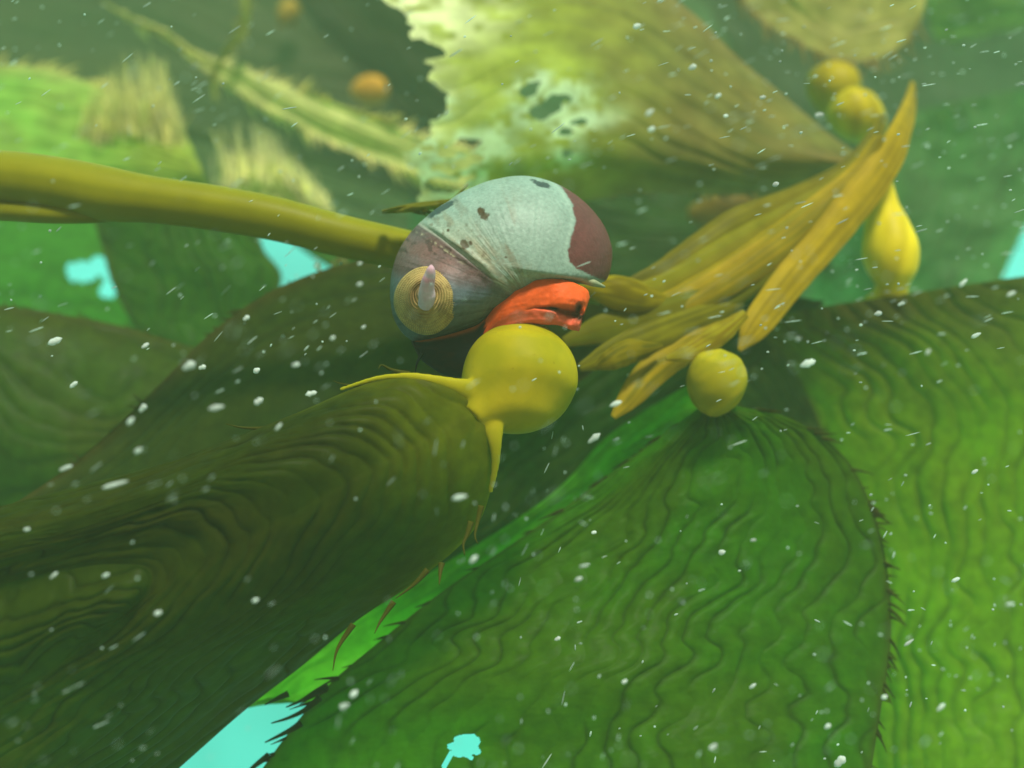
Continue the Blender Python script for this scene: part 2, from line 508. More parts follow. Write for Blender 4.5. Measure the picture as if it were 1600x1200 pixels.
for sp in ([(640, 585), (612, 578), (596, 570), (591, 577)], [(600, 592), (560, 602), (535, 600), (520, 595)], [(752, 790), (745, 820), (742, 838), (747, 850)],
           [(736, 815), (730, 835), (724, 850), (726, 868)], [(615, 940), (600, 962), (592, 975), (585, 990)], [(552, 975), (535, 1000), (525, 1020), (520, 1048)],
           [(690, 880), (688, 892), (687, 905), (686, 914)], [(455, 655), (420, 668), (380, 668), (352, 662)], [(668, 890), (650, 910), (632, 925), (618, 935)]):
    A = resample([(x, y, -0.011 - 0.001 * i) for i, (x, y) in enumerate(sp)], 16)
    m2 = MB(); m2.tube(Wv(A[:, 0], A[:, 1], A[:, 2]), np.linspace(5.0, 0.5, 16) * K, np.array([0.11, 0.115, 0.008]), 7, flat=0.6)
    m2.build("spine", M_STRAP, front)

# ---- lower right dark wrinkled blade, with the smaller round float
hole_c = (731, 1164)


def p_mask(PX, U, V):
    d = np.hypot((PX[..., 0] - hole_c[0]) / 1.15, PX[..., 1] - hole_c[1]) + 9 * noise(PX[..., 0] / 11, PX[..., 1] / 11, 4)
    tail = np.abs(PX[..., 0] - (706 - (PX[..., 1] - 1176) * 0.5)) + 1.5 * noise(PX[..., 0] / 6, PX[..., 1] / 9, 5) < 3.2
    tail &= (PX[..., 1] > 1174) & (PX[..., 1] < 1230)
    return ~((d < 19) | tail)


lower, LG = blade("wide green wrinkled blade at the bottom centre with a small bitten hole",
    [(1088, 640, 0.030), (1000, 705, 0.032), (900, 780, 0.030), (800, 850, 0.026), (690, 925, 0.022), (590, 1005, 0.018), (500, 1085, 0.014), (400, 1215, 0.010), (330, 1330, 0.005)],
    [(1150, 634, 0.030), (1240, 655, 0.034), (1320, 715, 0.036), (1365, 800, 0.035), (1388, 900, 0.032), (1392, 1000, 0.028), (1378, 1100, 0.022), (1362, 1200, 0.016), (1345, 1330, 0.008)],
    640, 400, np.array([0.064, 0.120, 0.003]), np.array([0.048, 0.150, 0.003]), DK * 0.6, np.array([0.07, 0.08, 0.01]), 21, teeth=(34, 60), tooth=0.0040,
    lines=18, amp=0.0006, warp=1.0, belly=-0.010, lw=0.085, wav=0.006, fu=10, keep=0.75, mask=p_mask, edge_w=0.012, group="kelp fronds around the snail")
pts, rad = egg((1112, 648, 0.024), (1126, 545, 0.020), 47, 0.1, 11); rad[0] = 12
bulb_mesh(pts, rad, YD * 1.2, YE, 5, n=40).build("float", M_FLESH, lower)

# big dark drooping teeth of the same blade over the bright water gap
for sp in ([(512, 1072), (495, 1080), (470, 1095), (447, 1105)], [(500, 1090), (475, 1110), (450, 1122), (424, 1130)], [(470, 1130), (455, 1140), (435, 1150), (414, 1160)],
           [(420, 1180), (400, 1195), (385, 1208), (370, 1220)], [(450, 1084), (436, 1090), (424, 1096), (414, 1101)]):
    A = resample([(x, y, 0.012) for x, y in sp], 14)
    m2 = MB(); m2.tube(Wv(A[:, 0], A[:, 1], A[:, 2]), np.linspace(6.0, 1.2, 14) * K, np.array([0.05, 0.10, 0.02]), 7, flat=0.6)
    m2.build("spine", M_BLADE, lower)

# ---- bright right-hand blade with its teardrop float
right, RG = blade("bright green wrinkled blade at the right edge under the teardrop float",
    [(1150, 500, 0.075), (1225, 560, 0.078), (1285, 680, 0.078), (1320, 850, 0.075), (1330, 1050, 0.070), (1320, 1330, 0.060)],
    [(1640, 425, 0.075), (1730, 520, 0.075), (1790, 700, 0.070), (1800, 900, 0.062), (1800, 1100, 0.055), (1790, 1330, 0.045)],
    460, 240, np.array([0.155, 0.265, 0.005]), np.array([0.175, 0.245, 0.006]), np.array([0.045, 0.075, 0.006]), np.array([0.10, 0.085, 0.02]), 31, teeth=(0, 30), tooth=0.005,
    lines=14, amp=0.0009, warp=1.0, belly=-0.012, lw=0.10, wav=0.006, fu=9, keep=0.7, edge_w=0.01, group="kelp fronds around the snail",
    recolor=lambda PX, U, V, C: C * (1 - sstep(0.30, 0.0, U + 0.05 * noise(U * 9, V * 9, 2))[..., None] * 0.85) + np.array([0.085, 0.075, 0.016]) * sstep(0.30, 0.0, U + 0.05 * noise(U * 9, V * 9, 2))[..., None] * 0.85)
P_ = [(1368, 255, 0.075), (1374, 290, 0.074), (1379, 325, 0.072), (1385, 355, 0.070), (1391, 390, 0.069), (1394, 420, 0.069), (1394, 443, 0.070), (1392, 455, 0.071), (1390, 470, 0.073), (1388, 482, 0.075)]
R_ = [17, 20, 25, 34, 42, 38, 26, 26, 33, 42]
bulb_mesh(P_, R_, YE * 1.3, YE * 1.8, 6, n=70).build("float", M_FLESH, right)  # sunlight glowing through the float put into its lighter yellow

# ---- the narrow bright strip between the two wrinkled blades; backlight put into its green
blade("narrow vivid green strip of blade running behind the big yellow float",
    [(1075, 600, 0.052), (1000, 645, 0.052), (940, 688, 0.052), (880, 755, 0.050), (800, 815, 0.046), (640, 912, 0.040), (520, 980, 0.034), (380, 1085, 0.026), (300, 1130, 0.02)],
    [(1120, 650, 0.052), (1040, 715, 0.052), (960, 770, 0.052), (900, 812, 0.050), (830, 870, 0.048), (720, 960, 0.044), (620, 1030, 0.040), (520, 1095, 0.034), (420, 1090, 0.026)],
    260, 60, np.array([0.15, 0.42, 0.025]), np.array([0.12, 0.36, 0.020]), np.array([0.05, 0.2, 0.008]), np.array([0.05, 0.15, 0.01]), 41, lines=4, amp=0.0004, lw=0.2, wav=0.003, fu=5, group="kelp fronds around the snail")

# ---- dark blade in the middle behind the float
blade("dark shaded blade directly below and behind the big yellow float",
    [(880, 420, 0.075), (760, 500, 0.075), (640, 640, 0.070), (560, 800, 0.062), (520, 950, 0.055)],
    [(1290, 470, 0.085), (1170, 580, 0.085), (1030, 685, 0.080), (900, 780, 0.072), (700, 930, 0.060)],
    200, 120, np.array([0.035, 0.052, 0.008]), np.array([0.030, 0.060, 0.010]), DK * 0.7, BR * 0.6, 51, lines=9, amp=0.001, belly=-0.01, fu=5, group="kelp fronds around the snail")

# ---- brown-olive blade behind the snail, left
blade("smooth dark olive blade sloping down left behind the stem and snail",
    [(900, 330, 0.062), (760, 375, 0.060), (640, 400, 0.058), (540, 412, 0.056), (430, 452, 0.054), (330, 520, 0.050), (235, 615, 0.044), (120, 720, 0.036), (-40, 830, 0.026), (-160, 920, 0.02)],
    [(1000, 520, 0.062), (900, 600, 0.058), (800, 660, 0.052), (680, 730, 0.045), (560, 800, 0.038), (440, 860, 0.032), (300, 930, 0.026), (160, 1000, 0.020), (0, 1080, 0.012), (-160, 1150, 0.01)],
    300, 150, np.array([0.050, 0.056, 0.008]), np.array([0.038, 0.058, 0.007]), DK, np.array([0.085, 0.055, 0.012]), 61, teeth=(20, 0), tooth=0.003,
    lines=9, amp=0.0004, lw=0.2, belly=-0.012, wav=0.005, fu=4, edge_w=0.03, group="kelp fronds around the snail")

blade("olive brown blade at the left edge below the bright green ones",
    [(420, 560, 0.085), (300, 542, 0.086), (200, 512, 0.085), (100, 492, 0.082), (0, 478, 0.078), (-180, 470, 0.07)],
    [(380, 800, 0.075), (280, 830, 0.075), (180, 850, 0.072), (80, 880, 0.070), (-20, 900, 0.065), (-180, 930, 0.06)],
    160, 120, np.array([0.060, 0.085, 0.010]), np.array([0.075, 0.075, 0.010]), DK * 1.3, np.array([0.085, 0.065, 0.012]), 71, teeth=(25, 0), tooth=0.003,
    lines=8, amp=0.0006, lw=0.2, belly=-0.01, fu=5, edge_w=0.03, group="kelp fronds around the snail")

blade("ribbed mid green blade under the thick stem between two turquoise gaps",
    [(130, 300, 0.150), (158, 380, 0.150), (176, 445, 0.148), (215, 520, 0.145), (280, 600, 0.14)],
    [(400, 320, 0.150), (410, 385, 0.150), (440, 432, 0.150), (420, 500, 0.148), (400, 600, 0.14)],
    140, 110, np.array([0.055, 0.130, 0.012]), np.array([0.045, 0.110, 0.010]), np.array([0.04, 0.065, 0.010]), np.array([0.09, 0.08, 0.02]), 81,
    lines=9, amp=0.0012, belly=-0.008, fu=5, group="kelp fronds around the snail")

blade("plain bright green blade at the left edge under the thick stem",
    [(-200, 300, 0.190), (-40, 330, 0.190), (90, 320, 0.190), (210, 340, 0.190), (290, 440, 0.190), (330, 560, 0.185)],
    [(-200, 620, 0.190), (-60, 600, 0.188), (40, 600, 0.186), (120, 600, 0.186), (190, 610, 0.184), (250, 640, 0.18)],
    130, 70, np.array([0.075, 0.230, 0.030]), np.array([0.065, 0.200, 0.025]), np.array([0.05, 0.13, 0.02]), np.array([0.09, 0.15, 0.03]), 91,
    lines=5, amp=0.0006, belly=-0.01, fu=4, group="kelp fronds around the snail",
    mask=lambda PX, U, V: ~((np.hypot((PX[..., 0] - 140) / 1.5, (PX[..., 1] - 420)) + 8 * noise(PX[..., 0] / 14, PX[..., 1] / 14, 8) < 17)
                            | (np.hypot((PX[..., 0] - 170) / 1.2, (PX[..., 1] - 452)) < 11)))

blade("green blade crossing behind the stem right of the turquoise gap",
    [(330, 300, 0.200), (480, 340, 0.200), (620, 360, 0.200), (760, 380, 0.20)],
    [(470, 385, 0.200), (505, 412, 0.200), (620, 470, 0.200), (760, 480, 0.20)],
    80, 50, np.array([0.055, 0.150, 0.015]), np.array([0.050, 0.120, 0.012]), DK, np.array([0.07, 0.08, 0.02]), 95, lines=5, amp=0.0006, group="kelp fronds around the snail")

# ---- upper left: green blade with brushy edge, brush tufts, long pale blade; pale tissue lightened further for the sun it catches
def fringe(mb, base, tip, n, seed, col, w=2.2, jit=14):
    """soft brush of many fine filaments from base polyline to tip polyline (px, py, Y)"""
    rng = random.Random(seed)
    A, B = resample(base, 60), resample(tip, 60)
    for i in range(n):
        k = rng.randrange(60); k2 = min(59, max(0, k + rng.randint(-4, 4)))
        a = A[k] + np.array([rng.uniform(-jit, jit), rng.uniform(-jit, jit), rng.uniform(-.004, .004)])
        q = rng.uniform(0.55, 1.08)
        b = A[k] * (1 - q) + B[k2] * q + np.array([rng.uniform(-jit, jit), rng.uniform(-jit, jit) * 0.6, rng.uniform(-.012, .012)])
        m = (a + b) / 2 + np.array([rng.uniform(-8, 8), rng.uniform(-5, 5), rng.uniform(-.006, .006)])
        P = resample([a, m, b], 7)
        c = col * rng.uniform(0.7, 1.3)
        mb.tube(Wv(P[:, 0], P[:, 1], P[:, 2]), np.linspace(w, 0.4, 7) * K * rng.uniform(0.6, 1.3), c, 4, cap=False)


green_tl, TG = blade("light green blade with a frayed brushy tip above the thick stem",
    [(-220, 90, 0.215), (-60, 98, 0.215), (60, 105, 0.215), (130, 125, 0.214), (200, 150, 0.212), (255, 165, 0.21), (290, 210, 0.205)],
    [(-220, 360, 0.20), (-60, 350, 0.200), (60, 350, 0.200), (150, 350, 0.200), (230, 350, 0.200), (300, 345, 0.20), (345, 330, 0.20)],
    170, 90, np.array([0.20, 0.44, 0.06]), np.array([0.27, 0.40, 0.07]), np.array([0.15, 0.22, 0.04]), np.array([0.50, 0.48, 0.16]), 101, teeth=(60, 0), tooth=0.010,
    mat=M_PALE, lines=7, amp=0.001, belly=-0.012, fu=4, edge_w=0.05, group="kelp fronds around the snail",
    recolor=lambda PX, U, V, C: C * (1 - 0.75 * sstep(90, 260, PX[..., 0])[..., None]) + np.array([0.32, 0.33, 0.045]) * 0.75 * sstep(90, 260, PX[..., 0])[..., None])
mb = MB()
fringe(mb, [(130, 230, 0.20), (190, 210, 0.198), (250, 215, 0.197), (285, 240, 0.197)], [(145, 140, 0.20), (190, 92, 0.198), (240, 88, 0.198), (262, 120, 0.20)], 260, 3, np.array([0.78, 0.74, 0.36]))
mb.build("frayed_fringe", M_PALE, green_tl)

tuft, _ = blade("small pale frayed blade pointing up left above the middle of the stem",
    [(345, 240, 0.185), (400, 245, 0.185), (460, 275, 0.185), (525, 345, 0.185)],
    [(355, 330, 0.180), (400, 345, 0.180), (460, 360, 0.180), (530, 375, 0.18)],
    70, 50, np.array([0.42, 0.43, 0.13]), np.array([0.32, 0.38, 0.09]), np.array([0.12, 0.12, 0.04]), np.array([0.30, 0.27, 0.11]), 111, mat=M_PALE, lines=6, amp=0.0008, fu=4, edge_w=0.08, group="kelp fronds around the snail")
mb = MB()
fringe(mb, [(345, 300, 0.18), (400, 280, 0.179), (450, 290, 0.179), (520, 350, 0.18)], [(335, 205, 0.183), (378, 195, 0.182), (410, 200, 0.182), (500, 290, 0.184)], 200, 8, np.array([0.80, 0.76, 0.46]))
mb.build("frayed_fringe", M_PALE, tuft)

long_pale, _ = blade("long slender pale yellow blade slanting down from the top left corner",
    [(160, 2, 0.235), (210, 28, 0.232), (262, 50, 0.230), (300, 78, 0.228), (360, 100, 0.225), (440, 130, 0.220), (540, 168, 0.214), (640, 205, 0.208), (760, 240, 0.20)],
    [(166, 8, 0.235), (225, 42, 0.232), (268, 66, 0.230), (300, 95, 0.228), (350, 130, 0.225), (430, 180, 0.220), (530, 228, 0.214), (620, 262, 0.208), (760, 310, 0.20)],
    200, 50, np.array([0.46, 0.47, 0.15]), np.array([0.60, 0.58, 0.23]), np.array([0.16, 0.19, 0.05]), np.array([0.80, 0.72, 0.34]), 121, teeth=(90, 110), tooth=0.007,
    mat=M_PALE, lines=3, amp=0.0005, fu=6, edge_w=0.10, group="kelp fronds around the snail")
blade("thin curled scrap of kelp hanging near the top left",
    [(372, -30, 0.215), (376, 20, 0.215), (366, 50, 0.215), (345, 85, 0.215), (330, 120, 0.215), (334, 158, 0.215)],
    [(392, -30, 0.215), (392, 20, 0.215), (384, 55, 0.215), (360, 82, 0.215), (342, 115, 0.215), (338, 162, 0.215)],
    80, 12, np.array([0.25, 0.27, 0.06]), np.array([0.20, 0.24, 0.05]), DK, np.array([0.33, 0.33, 0.10]), 131, teeth=(12, 8), tooth=0.005, mat=M_PALE, group="kelp fronds around the snail")

# ---- big tattered blade above the snail; caught sunlight put into its pale colours
holes = [(828, 141, 15, 9, -0.6), (858, 163, 32, 11, -0.35), (905, 191, 15, 5, -0.2), (882, 206, 8, 6, 0), (888, 240, 7, 5, 0), (848, 178, 18, 6, -0.3), (667, 232, 14, 8, 0), (725, 228, 34, 9, -0.3),
         (728, 255, 32, 8, -0.35), (700, 262, 22, 9, 0.1), (732, 278, 16, 5, -0.2), (685, 168, 8, 6, 0), (690, 290, 30, 10, 0.1)]


def hole_field(PX):
    f = np.full(PX.shape[:2], 99.0)
    w = noise(PX[..., 0] / 16, PX[..., 1] / 16, 77) * 0.45 + noise(PX[..., 0] / 6, PX[..., 1] / 6, 78) * 0.2
    for cx, cy, a, b, r in holes:
        dx, dy = PX[..., 0] - cx, PX[..., 1] - cy
        x = dx * math.cos(r) + dy * math.sin(r); y = -dx * math.sin(r) + dy * math.cos(r)
        f = np.minimum(f, (np.hypot(x / a, y / b) - 1 + w) * min(a, b))
    return f


def ragged(PX):
    """distance (px) right of the torn left edge"""
    yy = [-200, 0, 30, 60, 85, 93, 105, 122, 150, 175, 195, 215, 240, 265, 300, 360]
    xx = [520, 598, 640, 655, 692, 660, 690, 672, 690, 702, 676, 672, 634, 640, 655, 700]
    e = np.interp(PX[..., 1], yy, xx) + 14 * noise(PX[..., 1] / 21, PX[..., 0] / 40, 55) + 6 * noise(PX[..., 1] / 7, PX[..., 0] / 16, 56)
    return PX[..., 0] - e


def big_color(PX, U, V, C):
    e = ragged(PX); h = hole_field(PX)
    pale = np.exp(-np.clip(e, 0, 400) / 26) * 0.8
    top = sstep(190, 0, np.hypot((PX[..., 0] - 650) / 1.1, (PX[..., 1] - 20) / 0.6)) * sstep(-0.6, 0.5, noise(PX[..., 0] / 22, PX[..., 1] / 14, 60) + 0.3)
    rimh = np.exp(-(np.clip(h, 0, 99) / 15) ** 2) * 0.9 * sstep(-1.0, 0.1, noise(PX[..., 0] / 13, PX[..., 1] / 13, 66))
    yel = sstep(330, 60, np.hypot(PX[..., 0] - 760, (PX[..., 1] - 120)))[..., None] * 0.9
    C = C * (1 - yel) + np.array([0.40, 0.46, 0.055]) * yel * (0.85 + 0.25 * noise(PX[..., 0] / 40, PX[..., 1] / 20, 61)[..., None])
    a = np.clip(np.maximum(pale * 0.7, top), 0, 1)[..., None]
    C = C * (1 - a) + np.array([0.90, 0.88, 0.55]) * a
    b = rimh[..., None]
    return C * (1 - b) + np.array([0.66, 0.80, 0.58]) * b


blade("broad tattered yellow green blade with torn pale edge and holes above the snail",
    [(480, -140, 0.105), (700, -120, 0.110), (950, -70, 0.115), (1070, 10, 0.118), (1150, 85, 0.118), (1220, 145, 0.117), (1300, 212, 0.115), (1352, 248, 0.113)],
    [(480, 420, 0.085), (640, 380, 0.085), (800, 345, 0.088), (900, 318, 0.092), (1000, 304, 0.096), (1120, 305, 0.102), (1240, 300, 0.107), (1350, 270, 0.112)],
    420, 300, np.array([0.225, 0.175, 0.045]), np.array([0.18, 0.175, 0.045]), np.array([0.09, 0.09, 0.02]), np.array([0.26, 0.20, 0.08]), 141, teeth=(0, 60), tooth=0.006,
    mat=M_PALE, lines=8, amp=0.0004, lw=0.3, belly=-0.02, wav=0.006, fu=4, edge_w=0.05, group="kelp fronds around the snail",
    mask=lambda PX, U, V: (ragged(PX) > 0) & (hole_field(PX) > 0), recolor=big_color)

blade("tan blade with a spiny lower margin hanging from the top right",
    [(1120, -60, 0.150), (1180, 22, 0.150), (1235, 60, 0.150), (1300, 92, 0.150), (1360, 96, 0.150), (1410, 72, 0.150), (1440, 30, 0.15)],
    [(1120, -120, 0.150), (1200, -110, 0.150), (1260, -110, 0.150), (1330, -110, 0.150), (1400, -110, 0.150), (1440, -110, 0.150), (1470, -110, 0.15)],
    120, 60, np.array([0.44, 0.37, 0.11]), np.array([0.36, 0.32, 0.10]), np.array([0.14, 0.13, 0.05]), np.array([0.30, 0.26, 0.09]), 151, teeth=(90, 0), tooth=0.007, mat=M_PALE, lines=5, amp=0.0004, group="kelp fronds around the snail")

# ---- dim far blades; water haze put into the greyer, lighter colours
FAR = [
 ("very far dim green blade behind the tattered blade and snail", [(500, -200, 0.50), (800, -180, 0.50), (1150, -160, 0.50), (1480, -140, 0.50)], [(560, 340, 0.46), (820, 500, 0.46), (1100, 520, 0.46), (1420, 420, 0.46)], (0.110, 0.140, 0.070), (0.085, 0.120, 0.065)),
 ("dark brown green blade behind the round float at the right", [(1060, 470, 0.110), (1080, 560, 0.110), (1110, 680, 0.11), (1130, 800, 0.11)], [(1330, 480, 0.110), (1360, 570, 0.110), (1400, 680, 0.11), (1420, 800, 0.11)], (0.050, 0.060, 0.012), (0.060, 0.060, 0.014)),
 ("far dim blade behind the frayed tips at the left", [(-200, 120, 0.34), (100, 160, 0.34), (300, 200, 0.34), (460, 240, 0.34), (640, 300, 0.34)], [(-200, 360, 0.32), (100, 340, 0.32), (260, 330, 0.32), (400, 345, 0.32), (640, 380, 0.32)], (0.085, 0.115, 0.05), (0.09, 0.11, 0.05)),
 ("dim haze-greyed green blade filling the far top left corner", [(-300, -150, 0.42), (50, -120, 0.42), (300, -60, 0.42), (560, 20, 0.42), (760, 80, 0.42)], [(-300, 220, 0.40), (40, 180, 0.40), (300, 240, 0.40), (520, 300, 0.40), (760, 330, 0.40)], (0.095, 0.092, 0.045), (0.075, 0.085, 0.042)),
 ("far bluish green blade under the tattered blade's torn edge", [(360, -120, 0.36), (460, 0, 0.36), (560, 120, 0.36), (680, 260, 0.36)], [(760, -140, 0.34), (760, 0, 0.34), (790, 140, 0.34), (830, 300, 0.34)], (0.050, 0.085, 0.040), (0.065, 0.095, 0.035)),
 ("far dark green blade between the snail and the orange floats", [(780, 200, 0.24), (900, 260, 0.24), (1050, 290, 0.24), (1260, 280, 0.24)], [(820, 480, 0.22), (940, 470, 0.22), (1100, 460, 0.22), (1300, 420, 0.22)], (0.040, 0.075, 0.015), (0.055, 0.065, 0.016)),
 ("far haze-greyed green blade at the top right behind the small floats", [(1030, -160, 0.40), (1120, 40, 0.40), (1220, 200, 0.40), (1330, 330, 0.40)], [(1700, -160, 0.38), (1680, 60, 0.38), (1640, 240, 0.38), (1560, 400, 0.38)], (0.105, 0.150, 0.085), (0.085, 0.140, 0.080)),
 ("hazy pale green ribbed blade at the right edge", [(1400, 180, 0.27), (1395, 300, 0.27), (1390, 390, 0.27), (1380, 500, 0.27)], [(1680, 120, 0.25), (1650, 260, 0.25), (1590, 380, 0.25), (1540, 500, 0.25)], (0.12, 0.24, 0.09), (0.11, 0.19, 0.08)),
 ("vivid green blade tip in the far top right corner", [(1440, -80, 0.33), (1448, -20, 0.33), (1452, 30, 0.33), (1462, 62, 0.33)], [(1760, -80, 0.33), (1740, -20, 0.33), (1660, 25, 0.33), (1480, 66, 0.33)], (0.110, 0.300, 0.035), (0.100, 0.260, 0.035)),
 ("teal green blade showing below the teardrop float's neck", [(1270, 350, 0.30), (1275, 400, 0.30), (1270, 450, 0.30), (1260, 500, 0.30)], [(1400, 350, 0.30), (1400, 400, 0.30), (1390, 460, 0.30), (1370, 520, 0.30)], (0.060, 0.230, 0.075), (0.050, 0.200, 0.065)),
]
for i, (lab, a, b, c0, c1) in enumerate(FAR):
    blade(lab, a, b, 110, 80, np.array(c0), np.array(c1), np.array(c0) * 0.6, np.array(c0) * 1.3, 201 + i * 7, teeth=(14, 14), tooth=0.007, mat=M_BLADE, lines=8, amp=0.0012, wav=0.012, fu=4, edge_w=0.03, group="kelp fronds around the snail")

# ---- loose yellow floats of hidden blades
def loose_float(label, c0, c1, r, col, seed, k=0.2):
    pts, rad = egg(c0, c1, r, k, 11); rad[0] = r * 0.25
    mb = bulb_mesh(pts, rad, col * 0.75, col * 1.1, seed, n=36, sides=32)
    o = mb.build("kelp_float", M_FLESH)
    return tag(o, label, "kelp float", "loose yellow kelp floats")


loose_float("upper of two round yellow floats touching at the upper right", (1268, 112, 0.155), (1335, 160, 0.150), 40, YE * 0.85, 1)
loose_float("lower of two round yellow floats touching at the upper right", (1375, 215, 0.130), (1305, 150, 0.125), 39, YE * 1.1, 2)
loose_float("long orange float hanging from the top edge beside the spiny tan blade", (1392, 78, 0.20), (1428, -22, 0.20), 27, np.array([0.40, 0.25, 0.015]), 3)
loose_float("small blurred orange float behind the long slender pale blade", (548, 142, 0.33), (608, 142, 0.33), 24, np.array([0.50, 0.27, 0.02]), 4)
loose_float("dim brown orange float in shadow right of the shell's top", (1075, 335, 0.21), (1190, 322, 0.21), 30, np.array([0.22, 0.14, 0.012]), 5)
loose_float("faint yellow float at the top behind the torn blade", (440, 42, 0.40), (462, 0, 0.40), 17, np.array([0.35, 0.24, 0.02]), 6)

# ---- the thick stem, its side stem and the young straps of its growing tip
stem = thing("kelp_stipe", "thick olive yellow stem passing behind the snail to a tip of yellow straps", "kelp stipe", W(0, 290, 0.02))


def ptube(path, name, mat, parent, c0, c1, sides=20, flat=1.0, n=80, streak=0.12, seed=0):
    A = resample(path, n)
    Pw = Wv(A[:, 0], A[:, 1], A[:, 2]); r = A[:, 3] * K * (D + A[:, 2]) / D * (1.02 if flat < 0.6 else 1.0)
    T = np.gradient(Pw, axis=0); T /= np.linalg.norm(T, axis=1)[:, None]
    S = np.cross(T, [0, 1.0, 0]); S /= np.linalg.norm(S, axis=1)[:, None]; N = np.cross(S, T)
    a = np.linspace(0, 2 * math.pi, sides, endpoint=False)
    u = np.linspace(0, 1, n)
    rr = r[:, None] * (1 + 0.03 * noise(u[:, None] * 9, a[None] * 1.2, seed))
    if flat < 0.6:
        rr = rr * (1 + 0.05 * fbm(u[:, None] * 12, np.sign(np.cos(a))[None] * 3.0 + seed, seed + 3, 3))
    G = Pw[:, None] + rr[..., None] * (np.cos(a)[None, :, None] * S[:, None] + flat * np.sin(a)[None, :, None] * N[:, None])
    if flat < 0.6:      # thin sheet: cupped, with ruffled margins
        G = G + N[:, None] * (r[:, None] * (0.10 * np.cos(2 * a)[None] + 0.10 * np.abs(np.cos(a))[None] ** 2 * noise(u[:, None] * 11, np.sign(np.cos(a))[None] * 2.0, seed + 6)
                 + 0.02 * noise(u[:, None] * 3, np.cos(a)[None] * 9, seed + 7)))[..., None]
    f = sstep(-0.8, 0.8, noise(u[:, None] * 5, a[None] * 3, seed + 1) + 1.1 * noise(u[:, None] * 2.5, a[None] * 9, seed + 2))[..., None]
    C = c0 * (1 - f) + c1 * f
    m = MB(); m.grid(G, C, wrap_v=True)
    m.f.append(tuple(range(sides))); m.f.append(tuple((n - 1) * sides + i for i in range(sides - 1, -1, -1)))
    return m.build(name, mat, parent)


SC0, SC1 = np.array([0.175, 0.180, 0.004]), np.array([0.205, 0.205, 0.004])
ptube([(-420, 300, 0.016, 41), (-250, 284, 0.015, 42), (-120, 278, 0.014, 42), (0, 278, 0.014, 42), (90, 288, 0.014, 42), (170, 303, 0.014, 42), (240, 312, 0.014, 36), (330, 324, 0.015, 35), (430, 342, 0.016, 34), (530, 368, 0.018, 33), (620, 388, 0.022, 32), (740, 415, 0.03, 30), (860, 440, 0.034, 26), (940, 455, 0.034, 22)], "stem", M_FLESH, stem, SC0, SC1, 28, 1.0, 120, seed=3)
ptube([(-420, 345, 0.014, 17), (-250, 328, 0.013, 17), (-120, 322, 0.013, 17), (0, 328, 0.013, 17), (80, 333, 0.013, 16), (140, 336, 0.014, 13), (190, 334, 0.018, 10), (220, 326, 0.022, 6)], "side_stem", M_FLESH, stem, SC0 * 0.9, SC1 * 0.9, 20, 1.0, 60, seed=5)
Y0, Y1 = np.array([0.58, 0.43, 0.014]), np.array([0.45, 0.40, 0.016])
